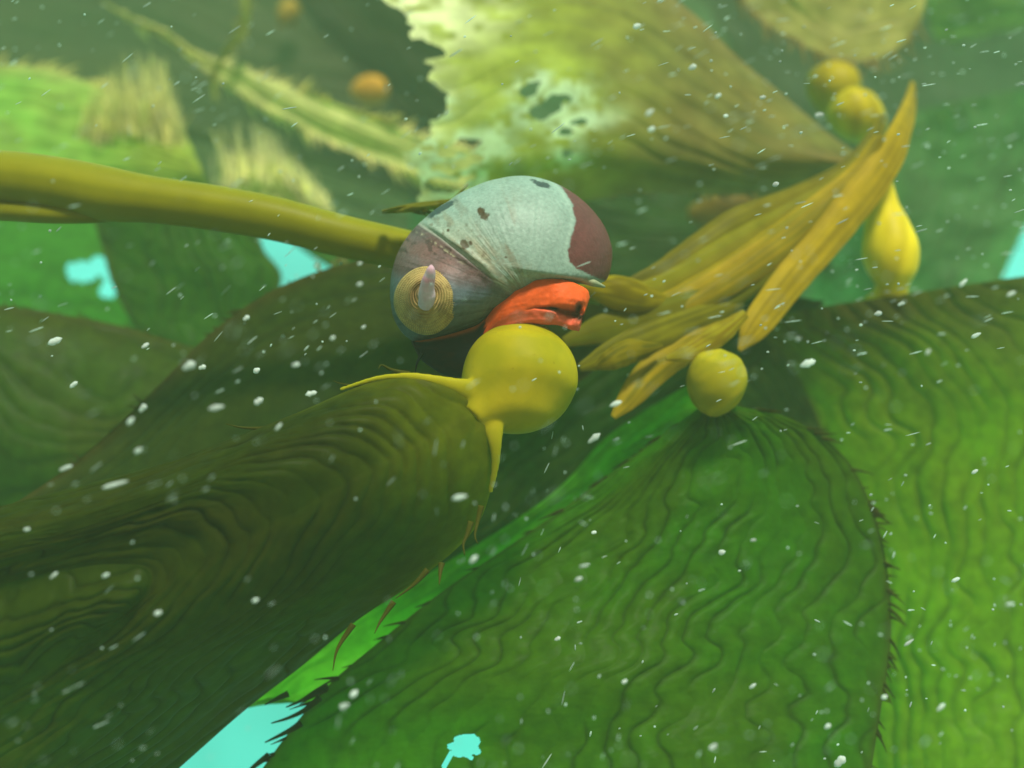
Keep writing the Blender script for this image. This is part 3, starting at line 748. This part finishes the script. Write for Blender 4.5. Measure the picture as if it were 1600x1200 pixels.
for i, (path, c0, c1, fl) in enumerate([
    ([(915, 452, 0.030, 10), (950, 454, 0.030, 24), (985, 462, 0.031, 27), (1012, 468, 0.033, 20), (1040, 468, 0.036, 8)], YE * 1.05, YE * 0.8, 0.7),      # swollen node
    ([(960, 455, 0.040, 8), (1050, 425, 0.044, 26), (1150, 360, 0.050, 32), (1240, 318, 0.056, 26), (1320, 270, 0.062, 17), (1365, 215, 0.066, 11), (1380, 180, 0.07, 5)], np.array([0.30, 0.26, 0.016]), np.array([0.24, 0.23, 0.014]), 0.2),
    ([(955, 470, 0.034, 10), (1060, 448, 0.040, 30), (1150, 398, 0.046, 34), (1240, 340, 0.054, 28), (1318, 285, 0.060, 19), (1365, 222, 0.064, 10)], np.array([0.32, 0.31, 0.014]), np.array([0.40, 0.35, 0.012]), 0.2),
    ([(970, 492, 0.036, 8), (1070, 468, 0.038, 24), (1170, 412, 0.044, 28), (1270, 338, 0.052, 25), (1340, 272, 0.058, 17), (1374, 215, 0.06, 8)], Y0 * 0.95, Y1, 0.25),
    ([(1040, 500, 0.034, 5), (1120, 455, 0.038, 17), (1210, 395, 0.044, 21), (1290, 330, 0.052, 18), (1350, 262, 0.058, 12), (1378, 212, 0.06, 6)], Y0 * 0.75, Y1 * 0.8, 0.3),
    ([(1155, 548, 0.032, 3), (1180, 510, 0.034, 22), (1228, 447, 0.040, 27), (1290, 375, 0.047, 27), (1350, 300, 0.055, 29), (1392, 240, 0.060, 24), (1410, 200, 0.068, 18), (1420, 172, 0.080, 14), (1425, 148, 0.100, 9), (1427, 128, 0.12, 4)], Y0, Y0 * 0.85, 0.2),
    ([(880, 535, 0.028, 8), (950, 512, 0.030, 24), (1040, 495, 0.034, 28), (1130, 462, 0.040, 24), (1210, 420, 0.044, 18), (1260, 385, 0.05, 6)], np.array([0.21, 0.23, 0.010]), np.array([0.28, 0.27, 0.012]), 0.18),
    ([(905, 575, 0.024, 6), (960, 552, 0.026, 22), (1030, 525, 0.030, 27), (1100, 495, 0.036, 20), (1160, 470, 0.042, 8)], np.array([0.31, 0.29, 0.010]), np.array([0.25, 0.24, 0.010]), 0.2),
    ([(958, 652, 0.022, 5), (985, 620, 0.024, 19), (1020, 580, 0.028, 24), (1070, 545, 0.032, 22), (1130, 510, 0.036, 10)], Y0 * 0.85, Y1 * 0.8, 0.3),
    ([(930, 575, 0.018, 4), (955, 562, 0.018, 17), (985, 548, 0.020, 20), (1010, 545, 0.022, 12), (1035, 540, 0.026, 4)], YE * 0.8, YD, 0.5),
    ([(1040, 560, 0.020, 4), (1075, 550, 0.022, 14), (1120, 525, 0.026, 18), (1165, 490, 0.03, 8)], Y1, Y0 * 0.7, 0.4)]):
    ptube(path, "young_blade", M_STRAP, stem, c0 * 1.12, c1 * 0.85, 36, fl * (0.45 if fl < 0.6 else 1), 140, seed=20 + i)

# thin yellow blade tip touching the shell's left shoulder
blade("small thin yellow blade tip touching the left shoulder of the shell",
    [(596, 328, 0.012), (640, 318, 0.014), (690, 312, 0.018), (740, 308, 0.02)], [(598, 334, 0.012), (640, 332, 0.014), (690, 326, 0.018), (740, 330, 0.02)],
    40, 8, np.array([0.24, 0.23, 0.02]), np.array([0.20, 0.20, 0.02]), DK, np.array([0.22, 0.22, 0.02]), 171, teeth=(3, 6), tooth=0.006, mat=M_STRAP)

# ------------------------------------------------------------------ the snail
snail = thing("snail", "large rounded sea snail with pale crusted maroon shell and orange foot", "snail", W(790, 520, 0.0))
OUT = [(610, 470), (611, 432), (621, 396), (640, 365), (664, 341), (700, 315), (740, 292), (780, 279), (825, 275), (862, 284), (895, 301), (925, 327), (946, 356), (957, 390), (955, 418), (944, 447),
       (905, 441), (860, 448), (815, 472), (768, 500), (705, 525), (650, 537), (628, 520), (615, 498)]
CX, CY = 775.0, 412.0
ang = np.array([math.atan2(y - CY, x - CX) for x, y in OUT]); rads = np.array([math.hypot(x - CX, y - CY) for x, y in OUT])
od = np.argsort(ang); ang, rads = ang[od], rads[od]
NA, NT = 420, 240
TH = np.linspace(-math.pi, math.pi, NA, endpoint=False)
rr = np.interp(TH, np.r_[ang[-3:] - 2 * math.pi, ang, ang[:3] + 2 * math.pi], np.r_[rads[-3:], rads, rads[:3]])
ker = np.exp(-np.linspace(-2, 2, 13) ** 2); ker /= ker.sum()
rr = np.convolve(np.r_[rr[-6:], rr, rr[:6]], ker, 'valid')
TT = np.linspace(0.0, math.pi, NT)                 # 0 = nearest the camera, pi = back
A_, T_ = np.meshgrid(TH, TT, indexing='ij')
s_ = np.sin(T_) ** 0.82
X_ = CX + rr[:, None] * s_ * np.cos(A_); Y_ = CY + rr[:, None] * s_ * np.sin(A_)
front_d = np.where(T_ < math.pi / 2, 118.0, 95.0)
DEP = -np.cos(T_) * front_d


def polyline_side(x, y, pts):
    """signed distance to an open polyline (positive on its right when walking it downwards)"""
    best = np.full(np.shape(x), 1e9); sg = np.ones(np.shape(x)); arc = np.zeros(np.shape(x)); acc = 0
    for (x0, y0), (x1, y1) in zip(pts[:-1], pts[1:]):
        dx, dy = x1 - x0, y1 - y0; L = math.hypot(dx, dy)
        t = np.clip(((x - x0) * dx + (y - y0) * dy) / L ** 2, 0, 1)
        d = np.hypot(x - x0 - t * dx, y - y0 - t * dy)
        m = d < best
        best = np.where(m, d, best); sg = np.where(m, np.sign((x - x0) * dy - (y - y0) * dx + 1e-9), sg); arc = np.where(m, acc + t * L, arc)
        acc += L
    return best * sg, arc


SUT = [(640, 335), (656, 350), (690, 372), (725, 398), (752, 420), (772, 440), (800, 462)]
sut, sarc = polyline_side(X_, Y_, SUT)
frontm = (T_ < math.pi / 2 + 0.2)
# spire: hump under the limpet, older whorl sits lower than the body whorl, groove along the seam
DEP += -26 * np.exp(-(((X_ - 668) / 62) ** 2 + ((Y_ - 468) / 62) ** 2)) * frontm
DEP += np.where(frontm, 10 * sstep(4, -10, -sut) * 0 + 9 * sstep(-2, 10, -(-sut)) * 0, 0)
older = sstep(-14, 10, sut) if False else sstep(10, -14, sut)
DEP += frontm * 7.0 * older * sstep(150, 60, np.hypot(X_ - 680, Y_ - 430)) * sstep(40, 75, np.hypot(X_ - 668, Y_ - 468))
DEP += frontm * (3.2 * np.exp(-(sut / 3.0) ** 2) - 2.5 * np.exp(-((sut - 7) / 4.0) ** 2)) * sstep(175, 140, sarc)
# growth lines fan out from the lip
FAN = np.arctan2(Y_ - 470, X_ - 830)
gl = noise(FAN * 26, np.hypot(X_ - 830, Y_ - 470) / 160, 301) + 0.6 * noise(FAN * 60, np.hypot(X_ - 830, Y_ - 470) / 120, 302)
DEP += frontm * 0.3 * gl
Gs = Wv(X_, Y_, DEP * K + 0.004)
# colours
def mixc(C, col, m): return C * (1 - m[..., None]) + np.asarray(col) * m[..., None]


nz = fbm(X_ / 26, Y_ / 26, 310, 5); nf = fbm(X_ / 5, Y_ / 5, 320, 3)
MINT = np.array([0.225, 0.325, 0.285]); SLATE = np.array([0.10, 0.135, 0.16]); MAROON = np.array([0.115, 0.036, 0.036]); BRN = np.array([0.155, 0.085, 0.082])
Cs = np.tile(MINT, X_.shape + (1,))
Cs = mixc(Cs, [0.29, 0.27, 0.17], 0.9 * sstep(120, 20, np.abs(sut + 50)) * sstep(-0.5, 0.4, nz + 0.25) * sstep(60, 200, X_ - 560) * sstep(900, 800, X_))
Cs = mixc(Cs, [0.20, 0.17, 0.10], 0.8 * sstep(0.0, 0.45, fbm(FAN * 14, np.hypot(X_ - 830, Y_ - 470) / 26, 335, 5)) * sstep(95, 10, np.abs(sut + 20)))
Cs = mixc(Cs, [0.11, 0.085, 0.05], 0.75 * sstep(0.28, 0.5, fbm(X_ / 9, Y_ / 9, 337, 4)) * sstep(110, 10, np.abs(sut + 30)))
for off in (-5, -10, -17, 5):
    Cs = mixc(Cs, [0.46, 0.48, 0.40], 0.5 * np.exp(-((sut - off) / 1.3) ** 2) * sstep(165, 110, sarc) * sstep(-0.4, 0.3, noise(sarc / 18, sut * 0 + off, 338)))
Cs = mixc(Cs, [0.16, 0.13, 0.08], 0.65 * sstep(0.05, 0.5, fbm(FAN * 9, np.hypot(X_ - 830, Y_ - 470) / 70, 330, 4)) * sstep(140, 40, np.hypot((X_ - 745), Y_ - 395)))
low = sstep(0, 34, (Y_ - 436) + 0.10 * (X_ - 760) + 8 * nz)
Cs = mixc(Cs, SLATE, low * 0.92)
left = sstep(-3, 6, sut)
left = sstep(3, -5, sut)
is_left = left if np.mean(left[(np.abs(X_ - 650) < 12) & (np.abs(Y_ - 420) < 12)]) > 0.5 else 1 - left
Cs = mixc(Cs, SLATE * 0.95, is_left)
band = is_left * sstep(118, 80, np.hypot(X_ - 700, Y_ - 400)) * sstep(455, 420, Y_ - 0.12 * (X_ - 700) + 10 * nz)
Cs = mixc(Cs, BRN, band * (0.75 + 0.25 * sstep(-0.4, 0.3, nz)))
Cs = mixc(Cs, BRN * 0.35, band * 0.8 * sstep(0.0, 0.5, gl))
Cs = mixc(Cs, [0.05, 0.03, 0.028], band * 0.7 * sstep(0.15, 0.45, fbm(X_ / 14, Y_ / 10, 340, 4)))
Cs = mixc(Cs, [0.42, 0.44, 0.38], 0.75 * np.exp(-(sut / 2.6) ** 2) * sstep(165, 120, sarc))
Cs = mixc(Cs, [0.40, 0.38, 0.26], 0.7 * is_left * np.exp(-((np.abs(sut) - 12) / 2.2) ** 2) * sstep(0.0, 0.5, nf + 0.1) * sstep(130, 90, sarc))
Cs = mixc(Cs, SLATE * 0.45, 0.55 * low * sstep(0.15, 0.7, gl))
# maroon bare shell on the right
MB_ = [(855, 270), (880, 296), (894, 318), (899, 345), (893, 370), (888, 390), (890, 408), (902, 420), (925, 430), (960, 446)]
md, _ = polyline_side(X_, Y_, MB_)
mr = sstep(-1.5, 1.5, md + 2.0 * nf)
mtest = np.mean(mr[(np.abs(X_ - 930) < 10) & (np.abs(Y_ - 390) < 12) & frontm])
if mtest < 0.5: mr = 1 - mr; md = -md
Cs = mixc(Cs, MAROON, mr)
Cs = mixc(Cs, [0.40, 0.52, 0.44], 0.2 * np.exp(-((md + 4) / 3.0) ** 2) * (1 - mr))
Cs = mixc(Cs, [0.30, 0.36, 0.28], sstep(0, 6, Y_ - 432 - 0.1 * (X_ - 900)) * sstep(860, 885, X_) * 0.8)
for (x, y, r) in ((752, 331, 5.5), (758, 338, 6), (726, 382, 6.5), (750, 329, 4), (735, 380, 3), (700, 360, 2), (790, 402, 2)):
    Cs = mixc(Cs, [0.055, 0.035, 0.012], 0.92 * sstep(1.35, 0.75, np.hypot(X_ - x, Y_ - y) / r + 0.45 * nf) * frontm)
for (x0, y0, rx, ry, rot) in ((846, 288, 15, 4, 0.35), (690, 326, 26, 5, -0.5)):
    dx, dy = X_ - x0, Y_ - y0; x = dx * math.cos(rot) + dy * math.sin(rot); y = -dx * math.sin(rot) + dy * math.cos(rot)
    Cs = mixc(Cs, [0.02, 0.025, 0.03], 0.9 * sstep(1.3, 0.8, np.hypot(x / rx, y / ry) + 0.4 * nf) * frontm)
Cs = Cs * (1 + 0.11 * nf + 0.14 * nz)[..., None]
Cs = mixc(Cs, MAROON, 1 - frontm.astype(float))
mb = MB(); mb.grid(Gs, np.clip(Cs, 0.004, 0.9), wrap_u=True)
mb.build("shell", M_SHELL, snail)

# soft body: dark head on the left running into the folded orange foot on the right
tope = [(640, 533, 0), (660, 532, -7), (700, 523, -12), (745, 509, -14), (762, 494, -24), (780, 464, -34), (808, 443, -42), (850, 432, -46), (890, 438, -44), (919, 452, -34), (922, 466, -26)]
bote = [(646, 541, 0), (656, 562, 0), (690, 586, 0), (725, 592, 0), (752, 545, -6), (768, 527, -14), (795, 513, -28), (830, 507, -33), (865, 507, -33), (890, 514, -28), (906, 519, -22)]
NU, NV = 320, 110
A, B = resample(tope, NU), resample(bote, NU)
# keep the two edges in step by x instead of by length
xs = np.linspace(0, 1, NU); A = np.stack([np.interp(xs, np.linspace(0, 1, len(tope)), np.array(tope)[:, k]) for k in range(3)], -1)
B = np.stack([np.interp(xs, np.linspace(0, 1, len(bote)), np.array(bote)[:, k]) for k in range(3)], -1)
kk = np.ones(21) / 21
for E in (A, B):
    for k in range(3): E[:, k] = np.convolve(np.r_[[E[0, k]] * 10, E[:, k], [E[-1, k]] * 10], kk, 'valid')
v = np.linspace(0, 2, NV, endpoint=False)            # 0..1 front, 1..2 back
vf = np.where(v <= 1, v, 2 - v); isf = v <= 1
P3 = A[:, None] * (1 - vf)[None, :, None] + B[:, None] * vf[None, :, None]
Ug, Vg = np.meshgrid(xs, vf, indexing='ij'); Fg = np.broadcast_to(isf[None], Ug.shape)
foot = sstep(0.40, 0.52, Ug)
end = sstep(0, 0.03, Ug) * sstep(0, 0.03, 1 - Ug)
xg, yg = P3[..., 0], P3[..., 1]
nbf = fbm(Ug * 18, Vg * 3, 420, 3)
crease_v = 0.63 + 0.03 * np.sin(Ug * 9) - 0.05 * sstep(0.8, 1, Ug) + 0.05 * nbf
cw = 0.022 + 0.085 * sstep(0.70, 0.92, Ug)
cre = np.exp(-((Vg - crease_v) / cw) ** 2) * sstep(0.64, 0.80, Ug)
cre = np.maximum(cre, np.exp(-((Ug - 0.905 - 0.03 * (Vg - 0.5)) / 0.022) ** 2) * sstep(0.30, 0.45, Vg) * sstep(0.75, 0.6, Vg))
fold = np.sin(math.pi * np.clip(Vg, 0, 1)) ** 0.55
lobes = 5.0 * np.sin(Ug * 30 + 5 * Vg + 2 * nbf) * sstep(0.62, 0.85, Ug) * sstep(0.12, 0.4, Vg) + 2.0 * fbm(Ug * 12, Vg * 4, 401, 3)
depth_front = -(17 * foot + 14 * (1 - foot)) * fold * end + cre * 13 - lobes * foot * end * fold
lip = np.exp(-((Vg - 0.92) / 0.07) ** 2) * foot * -3
DEPB = P3[..., 2] + np.where(Fg, depth_front + lip, (60 * foot + 30 * (1 - foot)) * np.sin(math.pi * Vg) ** 0.6 * end)
GB = Wv(xg, yg + 0.8 * foot * np.sin(Ug * 43) * sstep(0.8, 1, Vg), DEPB * K - 0.001)
ORANGE = np.array([0.72, 0.10, 0.016]); SALMON = np.array([0.66, 0.115, 0.06]); NAVY = np.array([0.005, 0.007, 0.010]); UMB = np.array([0.03, 0.010, 0.008])
nb = fbm(Ug * 22, Vg * 8, 410, 4)
CB = np.tile(NAVY, Ug.shape + (1,)); CB = mixc(CB, UMB, sstep(-0.1, 0.6, nb) * 0.6)
of = sstep(0.385, 0.42, Ug + 0.02 * nb - 0.03 * (Vg - 0.5))
CB = mixc(CB, ORANGE, of)
CB = mixc(CB, SALMON, of * sstep(0.0, 0.08, Vg - crease_v))
CB = mixc(CB, ORANGE * 0.55, of * 0.6 * sstep(0.1, 0.7, nb))
CB = mixc(CB, [0.035, 0.018, 0.014], np.clip(cre * 1.15, 0, 1) * of * (0.7 + 0.3 * sstep(-0.3, 0.3, nb)))
CB = mixc(CB, [0.05, 0.03, 0.03], of * 0.8 * np.exp(-((Ug - 0.90) / 0.028) ** 2 - ((Vg - 0.5) / 0.16) ** 2))
CB = mixc(CB, [0.55, 0.11, 0.02], (1 - of) * np.exp(-(Vg / 0.07) ** 2) * sstep(0.03, 0.06, Ug))
mb = MB(); mb.grid(GB, CB, wrap_v=True)
mb.f.append(tuple(range(NV))); mb.f.append(tuple((NU - 1) * NV + i for i in range(NV - 1, -1, -1)))
mb.build("body", M_SKIN, snail)
A = resample([(660, 552, -0.003), (654, 562, -0.0035), (651, 570, -0.004), (649, 581, -0.004)], 14)
mb = MB(); mb.tube(Wv(A[:, 0], A[:, 1], A[:, 2]), np.linspace(3.2, 0.7, 14) * K, np.array([0.012, 0.012, 0.014]), 8)
mb.build("tentacle", M_SKIN, snail)
# thin flange of the shell's lip over the foot
A = resample([(850, 433, -0.0045), (890, 433, -0.0040), (920, 440, -0.0030), (944, 448, -0.0010)], 30)
mb = MB(); mb.tube(Wv(A[:, 0], A[:, 1], A[:, 2]), np.interp(np.linspace(0, 1, 30), [0, .3, .8, 1], [2.5, 5, 6.0, 2.0]) * K, np.array([0.27, 0.30, 0.18]), 10, flat=1.6)
mb.build("shell_lip", M_SHELL, snail)

# ------------------------------------------------------------------ limpet on the shell
LX, LY = 667.0, 467.0
NA, NR = 260, 120
a = np.linspace(0, 2 * math.pi, NA, endpoint=False); q = np.linspace(0, 1, NR)
Aa, Q = np.meshgrid(a, q, indexing='ij')
RX = 50 * (1 + 0.05 * np.cos(2 * Aa + 0.6)); RY = 54 * (1 + 0.05 * np.sin(Aa))
ax, ay = 664, 456                                    # top of the dome, off centre
lx = ax + (LX - ax) * Q + RX * Q * np.cos(Aa); ly = ay + (LY - ay) * Q + RY * Q * np.sin(Aa)
ring = np.sin(Q * 2 * math.pi * 13 + 0.8 * np.sin(Aa) + 1.6 * noise(np.cos(Aa) * 2 + 5, np.sin(Aa) * 2 + Q * 4, 512)); bead = np.sin(Aa * 88 + 2.0 * np.floor(Q * 15))
ht = 30 * (1 - Q ** 2.2) - 3 + (0.45 * ring + 1.6 * bead * (0.5 + 0.5 * ring)) * sstep(0.15, 0.35, Q) * sstep(1.0, 0.95, Q)
ht -= 7 * np.exp(-((Q - 0.30) / 0.13) ** 2) * (0.6 + 0.4 * np.sin(Aa - 2.5))
# depth of the shell's surface under each point
S_ = np.clip(np.hypot((lx - CX), (ly - CY)) / np.interp(np.arctan2(ly - CY, lx - CX), TH, rr), 0, 0.999)
tt = np.arcsin(np.clip(S_ ** (1 / 0.82), 0, 1))
sd = -np.cos(tt) * 118 - 26 * np.exp(-(((lx - 668) / 62) ** 2 + ((ly - 468) / 62) ** 2))
sd_flat = sd[:, -1].mean()
ld = sd * 0.5 + (sd.mean()) * 0.5 - ht
ld[:, -1] = sd[:, -1] + 4
GL = Wv(lx, ly, ld * K + 0.004)
TAN = np.array([0.40, 0.28, 0.10]); TAN2 = np.array([0.46, 0.35, 0.13]); TBR = np.array([0.19, 0.12, 0.045])
CL = np.tile(TAN, Aa.shape + (1,)); CL = mixc(CL, TAN2, sstep(-0.2, 0.8, np.cos(Aa - 0.4)))
CL = mixc(CL, TBR, 0.85 * np.exp(-((Q - 0.38) / 0.16) ** 2) * sstep(-0.7, 0.3, np.cos(Aa + 2.0)))
CL = mixc(CL, [0.24, 0.16, 0.06], 0.4 * sstep(0.1, -0.9, ring) * sstep(0.2, 0.3, Q))
CL = mixc(CL, [0.50, 0.26, 0.22], 0.75 * sstep(0.34, 0.12, Q))
CL = mixc(CL, TBR, 0.6 * sstep(0.0, 0.5, fbm(lx / 16, ly / 16, 520, 3)))
CL = CL * (1 + 0.28 * bead * sstep(0.15, 0.3, Q))[..., None] * (1 + 0.15 * fbm(lx / 7, ly / 7, 500, 3))[..., None]
limpet = thing("limpet", "round tan limpet with beaded rings and a pink horn on the snail's shell", "limpet", GL.reshape(-1, 3).mean(0))
mb = MB(); mb.grid(GL, CL, wrap_u=True)
mb.build("shell", M_SHELL, limpet)
d0 = ld[:, 0].mean() * K + 0.004
A = resample([(666, 474, d0 + 0.0015, 12), (667, 464, d0 - 0.0008, 12), (667, 452, d0 - 0.0022, 11), (669, 440, d0 - 0.0034, 9.5), (672, 429, d0 - 0.0044, 7.5), (673.5, 420, d0 - 0.0052, 5.5), (674, 414, d0 - 0.0054, 1.5)], 60)
m = np.linspace(0, 1, 60)
pw = Wv(A[:, 0], A[:, 1], A[:, 2]); rad = A[:, 3] * K * (1 + 0.07 * noise(m * 9, m * 0, 5))
hc = np.array([0.56, 0.42, 0.52])[None] * (1 - 0.0 * m[:, None]); hc = hc + np.array([0.08, -0.12, -0.10])[None] * np.clip(noise(m * 9, m * 0 + 2, 6), 0, 1)[:, None]
mb = MB(); mb.tube(pw, rad, hc, 20)
mb.build("horn", M_SKIN, limpet)

# ------------------------------------------------------------------ drifting particles
WHITE = np.array([0.78, 0.86, 0.84])


def fleck_mesh(mb, c, length, width, ang, rng, col, yaw=None):
    """small irregular flake, or a speck drawn out into a motion streak"""
    d = np.array([math.cos(ang), rng.uniform(-.25, .25) if yaw is None else yaw, math.sin(ang)]); d /= np.linalg.norm(d)
    n = 7; s = np.linspace(-1, 1, n)
    P = c + d[None] * (s[:, None] * length / 2)
    r = width / 2 * np.sqrt(np.clip(1 - s ** 2, 0.02, 1)) * (1 + np.array([rng.uniform(-.25, .25) for _ in range(n)]))
    mb.tube(P, r, col, 7, flat=0.7)


BIG = [(385, 497, 9, 12), (295, 572, 16, 24), (316, 574, 9, 14), (401, 579, 10, 13), (462, 570, 9, 14), (404, 627, 13, 17), (338, 637, 10, 26), (486, 615, 11, 19), (223, 638, 12, 17), (204, 658, 9, 17), (216, 704, 9, 16),
       (103, 731, 7, 22), (180, 757, 9, 42), (86, 533, 13, 24), (227, 540, 9, 14), (115, 601, 8, 16), (435, 667, 6, 16), (520, 528, 7, 10), (568, 511, 7, 9), (562, 444, 8, 11), (562, 412, 7, 9), (84, 899, 6, 16), (165, 899, 7, 15), (247, 958, 9, 13), (399, 938, 8, 12), (42, 827, 7, 11),
       (995, 41, 11, 14), (1082, 105, 10, 15), (1015, 176, 9, 17), (1018, 202, 10, 12), (1122, 150, 9, 12), (1134, 181, 7, 9), (1192, 152, 8, 12), (1280, 180, 11, 15), (1212, 288, 9, 12), (1262, 568, 15, 27), (1247, 530, 7, 9), (1372, 490, 9, 15), (1408, 475, 8, 12), (1505, 442, 10, 19), (1525, 524, 8, 17), (1580, 459, 9, 18), (1450, 550, 7, 12),
       (928, 685, 12, 26), (962, 631, 9, 22), (718, 777, 10, 26), (1493, 906, 9, 15), (1578, 944, 7, 14), (1523, 737, 7, 12), (871, 998, 8, 11), (913, 884, 6, 17), (904, 905, 8, 14), (553, 1084, 12, 16), (538, 1103, 12, 18), (1312, 1190, 18, 24), (1114, 1167, 10, 16), (976, 1065, 8, 11), (928, 832, 8, 9), (1128, 863, 10, 12), (1177, 844, 6, 10), (1176, 1072, 8, 14), (1382, 1089, 8, 11), (1293, 1135, 10, 12), (740, 874, 9, 18), (1420, 1004, 6, 20), (1470, 1105, 8, 18)]
rng = random.Random(5)
for i, (px, py, w, L) in enumerate(BIG):
    Yd = rng.uniform(-0.05, -0.015) if not (px < 780 and py > 640) else rng.uniform(-0.052, -0.044)
    sc = K * (D + Yd) / D
    m2 = MB()
    c = W(px, py, Yd)
    fleck_mesh(m2, c, L * sc * 0.95, w * sc * 0.8, math.radians(rng.uniform(10, 50)), rng, WHITE * rng.uniform(0.75, 1.05))
    o = m2.build("drifting_fleck", M_SNOW)
    tag(o, "pale oval fleck drifting in the water in front of the kelp", "fleck", "pale oval flecks drifting in the water")

mb = MB()
rng = random.Random(99)
for i in range(4400):
    px, py = rng.uniform(-60, 1660), rng.uniform(-50, 1250)
    if float(fbm(np.array(px / 210.0), np.array(py / 150.0), 900, 3)) < rng.uniform(-0.75, 0.45): continue
    if py > 620 and rng.random() < 0.4: continue
    if 600 < px < 970 and 270 < py < 680 and rng.random() < 0.6: continue
    Yd = rng.uniform(-0.10, 0.06) if py > 420 else rng.uniform(-0.09, 0.11)
    if px < 800 and 560 < py: Yd = rng.uniform(-0.08, -0.042)
    left_low = sstep(700, 1000, np.array(py)) * sstep(900, 500, np.array(px))
    if rng.random() < (0.75 if py > 600 else 0.45) * (1 if px < 760 else 0): continue
    base = 27 + 12 * math.sin(px / 300.0) + rng.gauss(0, 9)
    if 450 < px < 950 and py > 650: base = 70 + rng.gauss(0, 14)
    if px > 900 and py > 750: base = rng.uniform(-30, 80)
    L = rng.choice([6, 8, 10, 13, 17, 24]) * rng.uniform(0.7, 1.2); w = rng.uniform(0.9, 2.2)  # long ones stand for specks smeared by motion
    if px > 900 and py > 750: L *= 0.7; w *= 1.3
    if rng.random() < 0.3: L, w = rng.uniform(3, 6), rng.uniform(2.5, 4)
    sc = K * (D + Yd) / D
    fleck_mesh(mb, W(px, py, Yd), L * sc, w * sc, math.radians(base), rng, WHITE * rng.uniform(0.6, 1.0) * np.array([0.9, 1, 0.97]))
o = mb.build("drifting_specks", M_SNOW)
tag(o, "countless tiny pale motion streaks and specks drifting through the water", "specks", kind="stuff")
